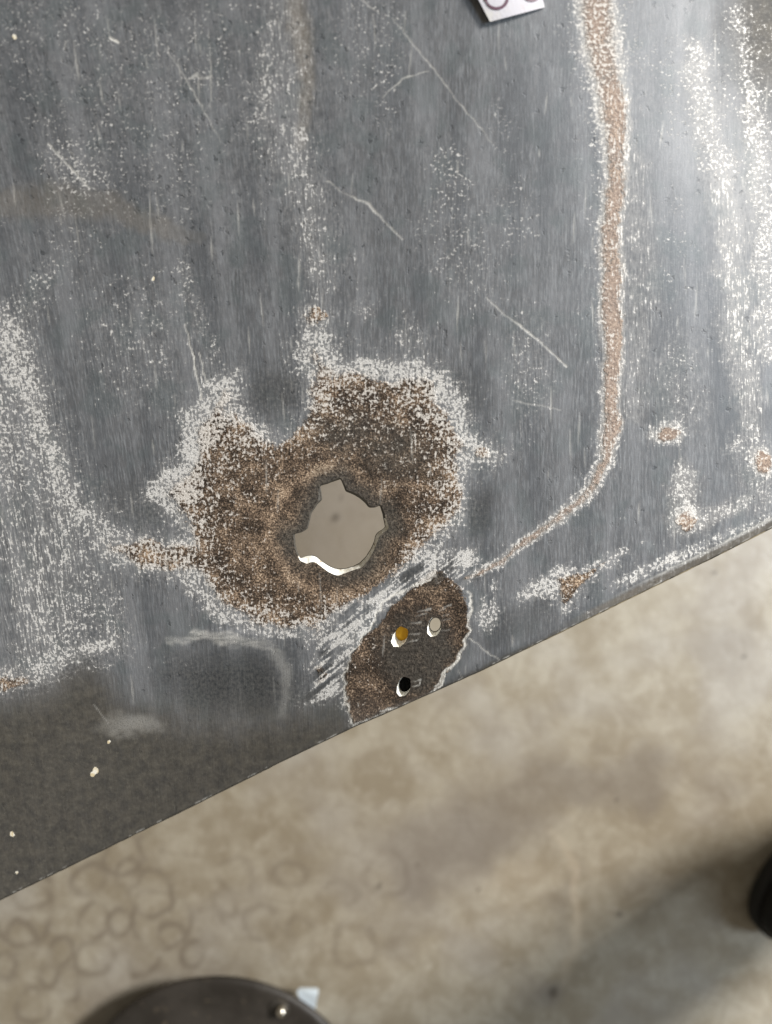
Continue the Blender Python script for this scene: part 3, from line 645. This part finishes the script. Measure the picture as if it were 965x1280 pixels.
# ================================================================== ROUND STEEL BASE WITH BOLT
def lathe(prof, loc, n=96):
    bm = bmesh.new(); rings = []
    for (r_, z_) in prof:
        rings.append([bm.verts.new((loc[0]+r_*math.cos(t*math.tau/n), loc[1]+r_*math.sin(t*math.tau/n), loc[2]+z_)) for t in range(n)] if r_ else [bm.verts.new((loc[0], loc[1], loc[2]+z_))])
    for a, b in zip(rings[:-1], rings[1:]):
        for i in range(n):
            j = (i+1) % n
            if len(a) == 1: bm.faces.new((a[0], b[i], b[j]))
            elif len(b) == 1: bm.faces.new((a[i], b[0], a[j]))
            else: bm.faces.new((a[i], b[i], b[j], a[j]))
    return bm
m = NT('grimy_black_steel'); o_ = m.obj()
c_ = m.mix(m.ss(m.noise(o_, 14, 4, .6), .4, .65), (.022, .018, .014), (.040, .034, .028)); c_ = m.mix(m.mul(m.ss(m.noise(o_, 70, 3, .7), .6, .72), .6), c_, (.12, .095, .065))
gr = m.out(c_, .52, m.bump(m.noise(o_, 160, 3, .6), .001, .4), 0, .4)
zb = .055; s_ = CAMZ-zb; bx, by = (272-CX)/F*s_, -(1222+194-CY)/F*s_; RB = 194/F*s_
e0 = bpy.data.objects.new('round_base', None); C.objects.link(e0); e0.location = (bx, by, 0)
tag(e0, 'dark round steel base plate with a bolt, on the concrete floor at the bottom', 'round base')
bm_obj('base_plate', lathe([(0, zb-.004), (RB*.82, zb-.003), (RB*.90, zb-.002), (RB*.955, zb), (RB*.985, zb-.002), (RB*.995, zb-.006), (RB*.93, zb-.012), (RB*.5, zb-.016), (RB*.45, 0), (0, 0)], (0, 0, 0)), gr, e0)
m = NT('shiny_steel'); shn = m.out((.62, .58, .5), .22, None, 1.0)
px_, py_, _ = fl(352, 1262, zb)
bolt = bm_obj('bolt_head', lathe([(0, .012), (.0035, .0115), (.0062, .008), (.0068, .002), (.0068, -.004)], (px_-bx, py_-by, zb-.002), 24), shn, e0)
bm_obj('washer', lathe([(.0060, .0015), (.0115, .0015), (.0125, 0), (.0125, -.003)], (px_-bx-.003, py_-by+.0005, zb-.002), 32), hem_m, bolt)

# clear plastic clip beside it
m = NT('milky_plastic'); pls = m.out((.80, .88, .93), .18, None, 0, .6)
pls.node_tree.nodes['Principled BSDF'].inputs['Transmission Weight'].default_value = .25
Q = [(371, 1240), (374, 1237), (396, 1237), (398, 1240), (397, 1245), (394, 1262), (391, 1282), (385, 1280), (381, 1262), (374, 1247)]
zt, zl = .034, .004
top_ = [fl(u, v, zt if v < 1246 else zt-.002-(v-1246)*.0002) for u, v in Q]; bot_ = [(x, y, z-.004) for x, y, z in top_]
k = len(Q); fs = [tuple(range(k)), tuple(range(2*k-1, k-1, -1))]+[(i, (i+1) % k, k+(i+1) % k, k+i) for i in range(k)]
bmc = bmesh.new(); vv = [bmc.verts.new(p) for p in top_+bot_]
for f in fs: bmc.faces.new([vv[i] for i in f])
fx, fy, _ = fl(388, 1262, .0)
for (x0, x1, y0, y1, z0, z1) in ((fx-.006, fx+.006, fy-.010, fy+.008, 0, .026),):
    c8 = [bmc.verts.new((x, y, z)) for z in (z0, z1) for x, y in ((x0, y0), (x1, y0), (x1, y1), (x0, y1))]
    for f in ((0, 1, 2, 3), (4, 5, 6, 7), (0, 1, 5, 4), (1, 2, 6, 5), (2, 3, 7, 6), (3, 0, 4, 7)): bmc.faces.new([c8[i] for i in f])
tag(bm_obj('plastic_clip', bmc, pls, None, False), 'small milky white plastic clip standing right beside the dark round base', 'plastic clip')

# ================================================================== BLACK BOOT at the right edge
def loft(sections, n=36, cap=True):
    """sections = list of closed rings of points"""
    bm = bmesh.new(); rr = [[bm.verts.new(p) for p in s] for s in sections]
    for a, b in zip(rr[:-1], rr[1:]):
        for i in range(len(a)): bm.faces.new((a[i], a[(i+1) % len(a)], b[(i+1) % len(a)], b[i]))
    bm.faces.new(rr[0][::-1]); bm.faces.new(rr[-1]); return bm
def foot_ring(z, x0, x1, hw, nose=1.0, n=36):
    """outline from toe x0 to heel x1, half width hw"""
    out = []
    for k in range(n):
        t = k/n*math.tau; cxx = (x0+x1)/2; hx = (x1-x0)/2
        c_, s2 = math.cos(t), math.sin(t)
        x = cxx-hx*math.copysign(abs(c_)**.85, c_); w_ = hw*(1-.22*((x-cxx)/hx+.15)**2 if x > cxx-hx*.2 else 1)
        out.append((x, w_*math.copysign(abs(s2)**.8, s2), z))
    return out
boot = bpy.data.objects.new('boot', None); C.objects.link(boot); boot.location = (.0, 0, 0)
tag(boot, 'black leather boot standing on the floor, only its toe reaching in at the right edge', 'boot')
boot.location = (.457, -.512, 0); boot.rotation_euler = (0, 0, math.radians(45))
m = NT('black_leather'); o_ = m.obj(); lea = m.out((.006, .006, .006), .6, m.bump(m.noise(o_, 220, 3, .6), .001, .5), 0, .3)
m = NT('black_sole'); sol = m.out((.010, .0095, .009), .8)
bm_obj('sole', loft([foot_ring(0, .006, .295, .046), foot_ring(.012, 0, .30, .051), foot_ring(.026, 0, .30, .051), foot_ring(.03, .003, .297, .049)]), sol, boot)
secs = [(.028, .004, .294, .047), (.05, .006, .294, .047), (.068, .022, .294, .044), (.082, .060, .293, .041), (.095, .105, .292, .041), (.115, .145, .290, .044), (.16, .165, .288, .050), (.24, .150, .295, .066), (.30, .145, .300, .070)]
bm_obj('upper', loft([foot_ring(*s) for s in secs]), lea, boot)

m = NT('unseen_trouser_cloth'); clo = m.out((.02, .022, .028), .9, m.bump(m.noise(m.obj(), 300, 3, .6), .001, .5), 0, .1)
bm_obj('unseen_trouser_leg', loft([foot_ring(z, .14-.012*k, .315+.012*k, .080+.006*k) for k, z in enumerate((.22, .30, .42, .56, .70, .82))]), clo, boot)  # out of view, added tall and wide to cast the long floor shadow
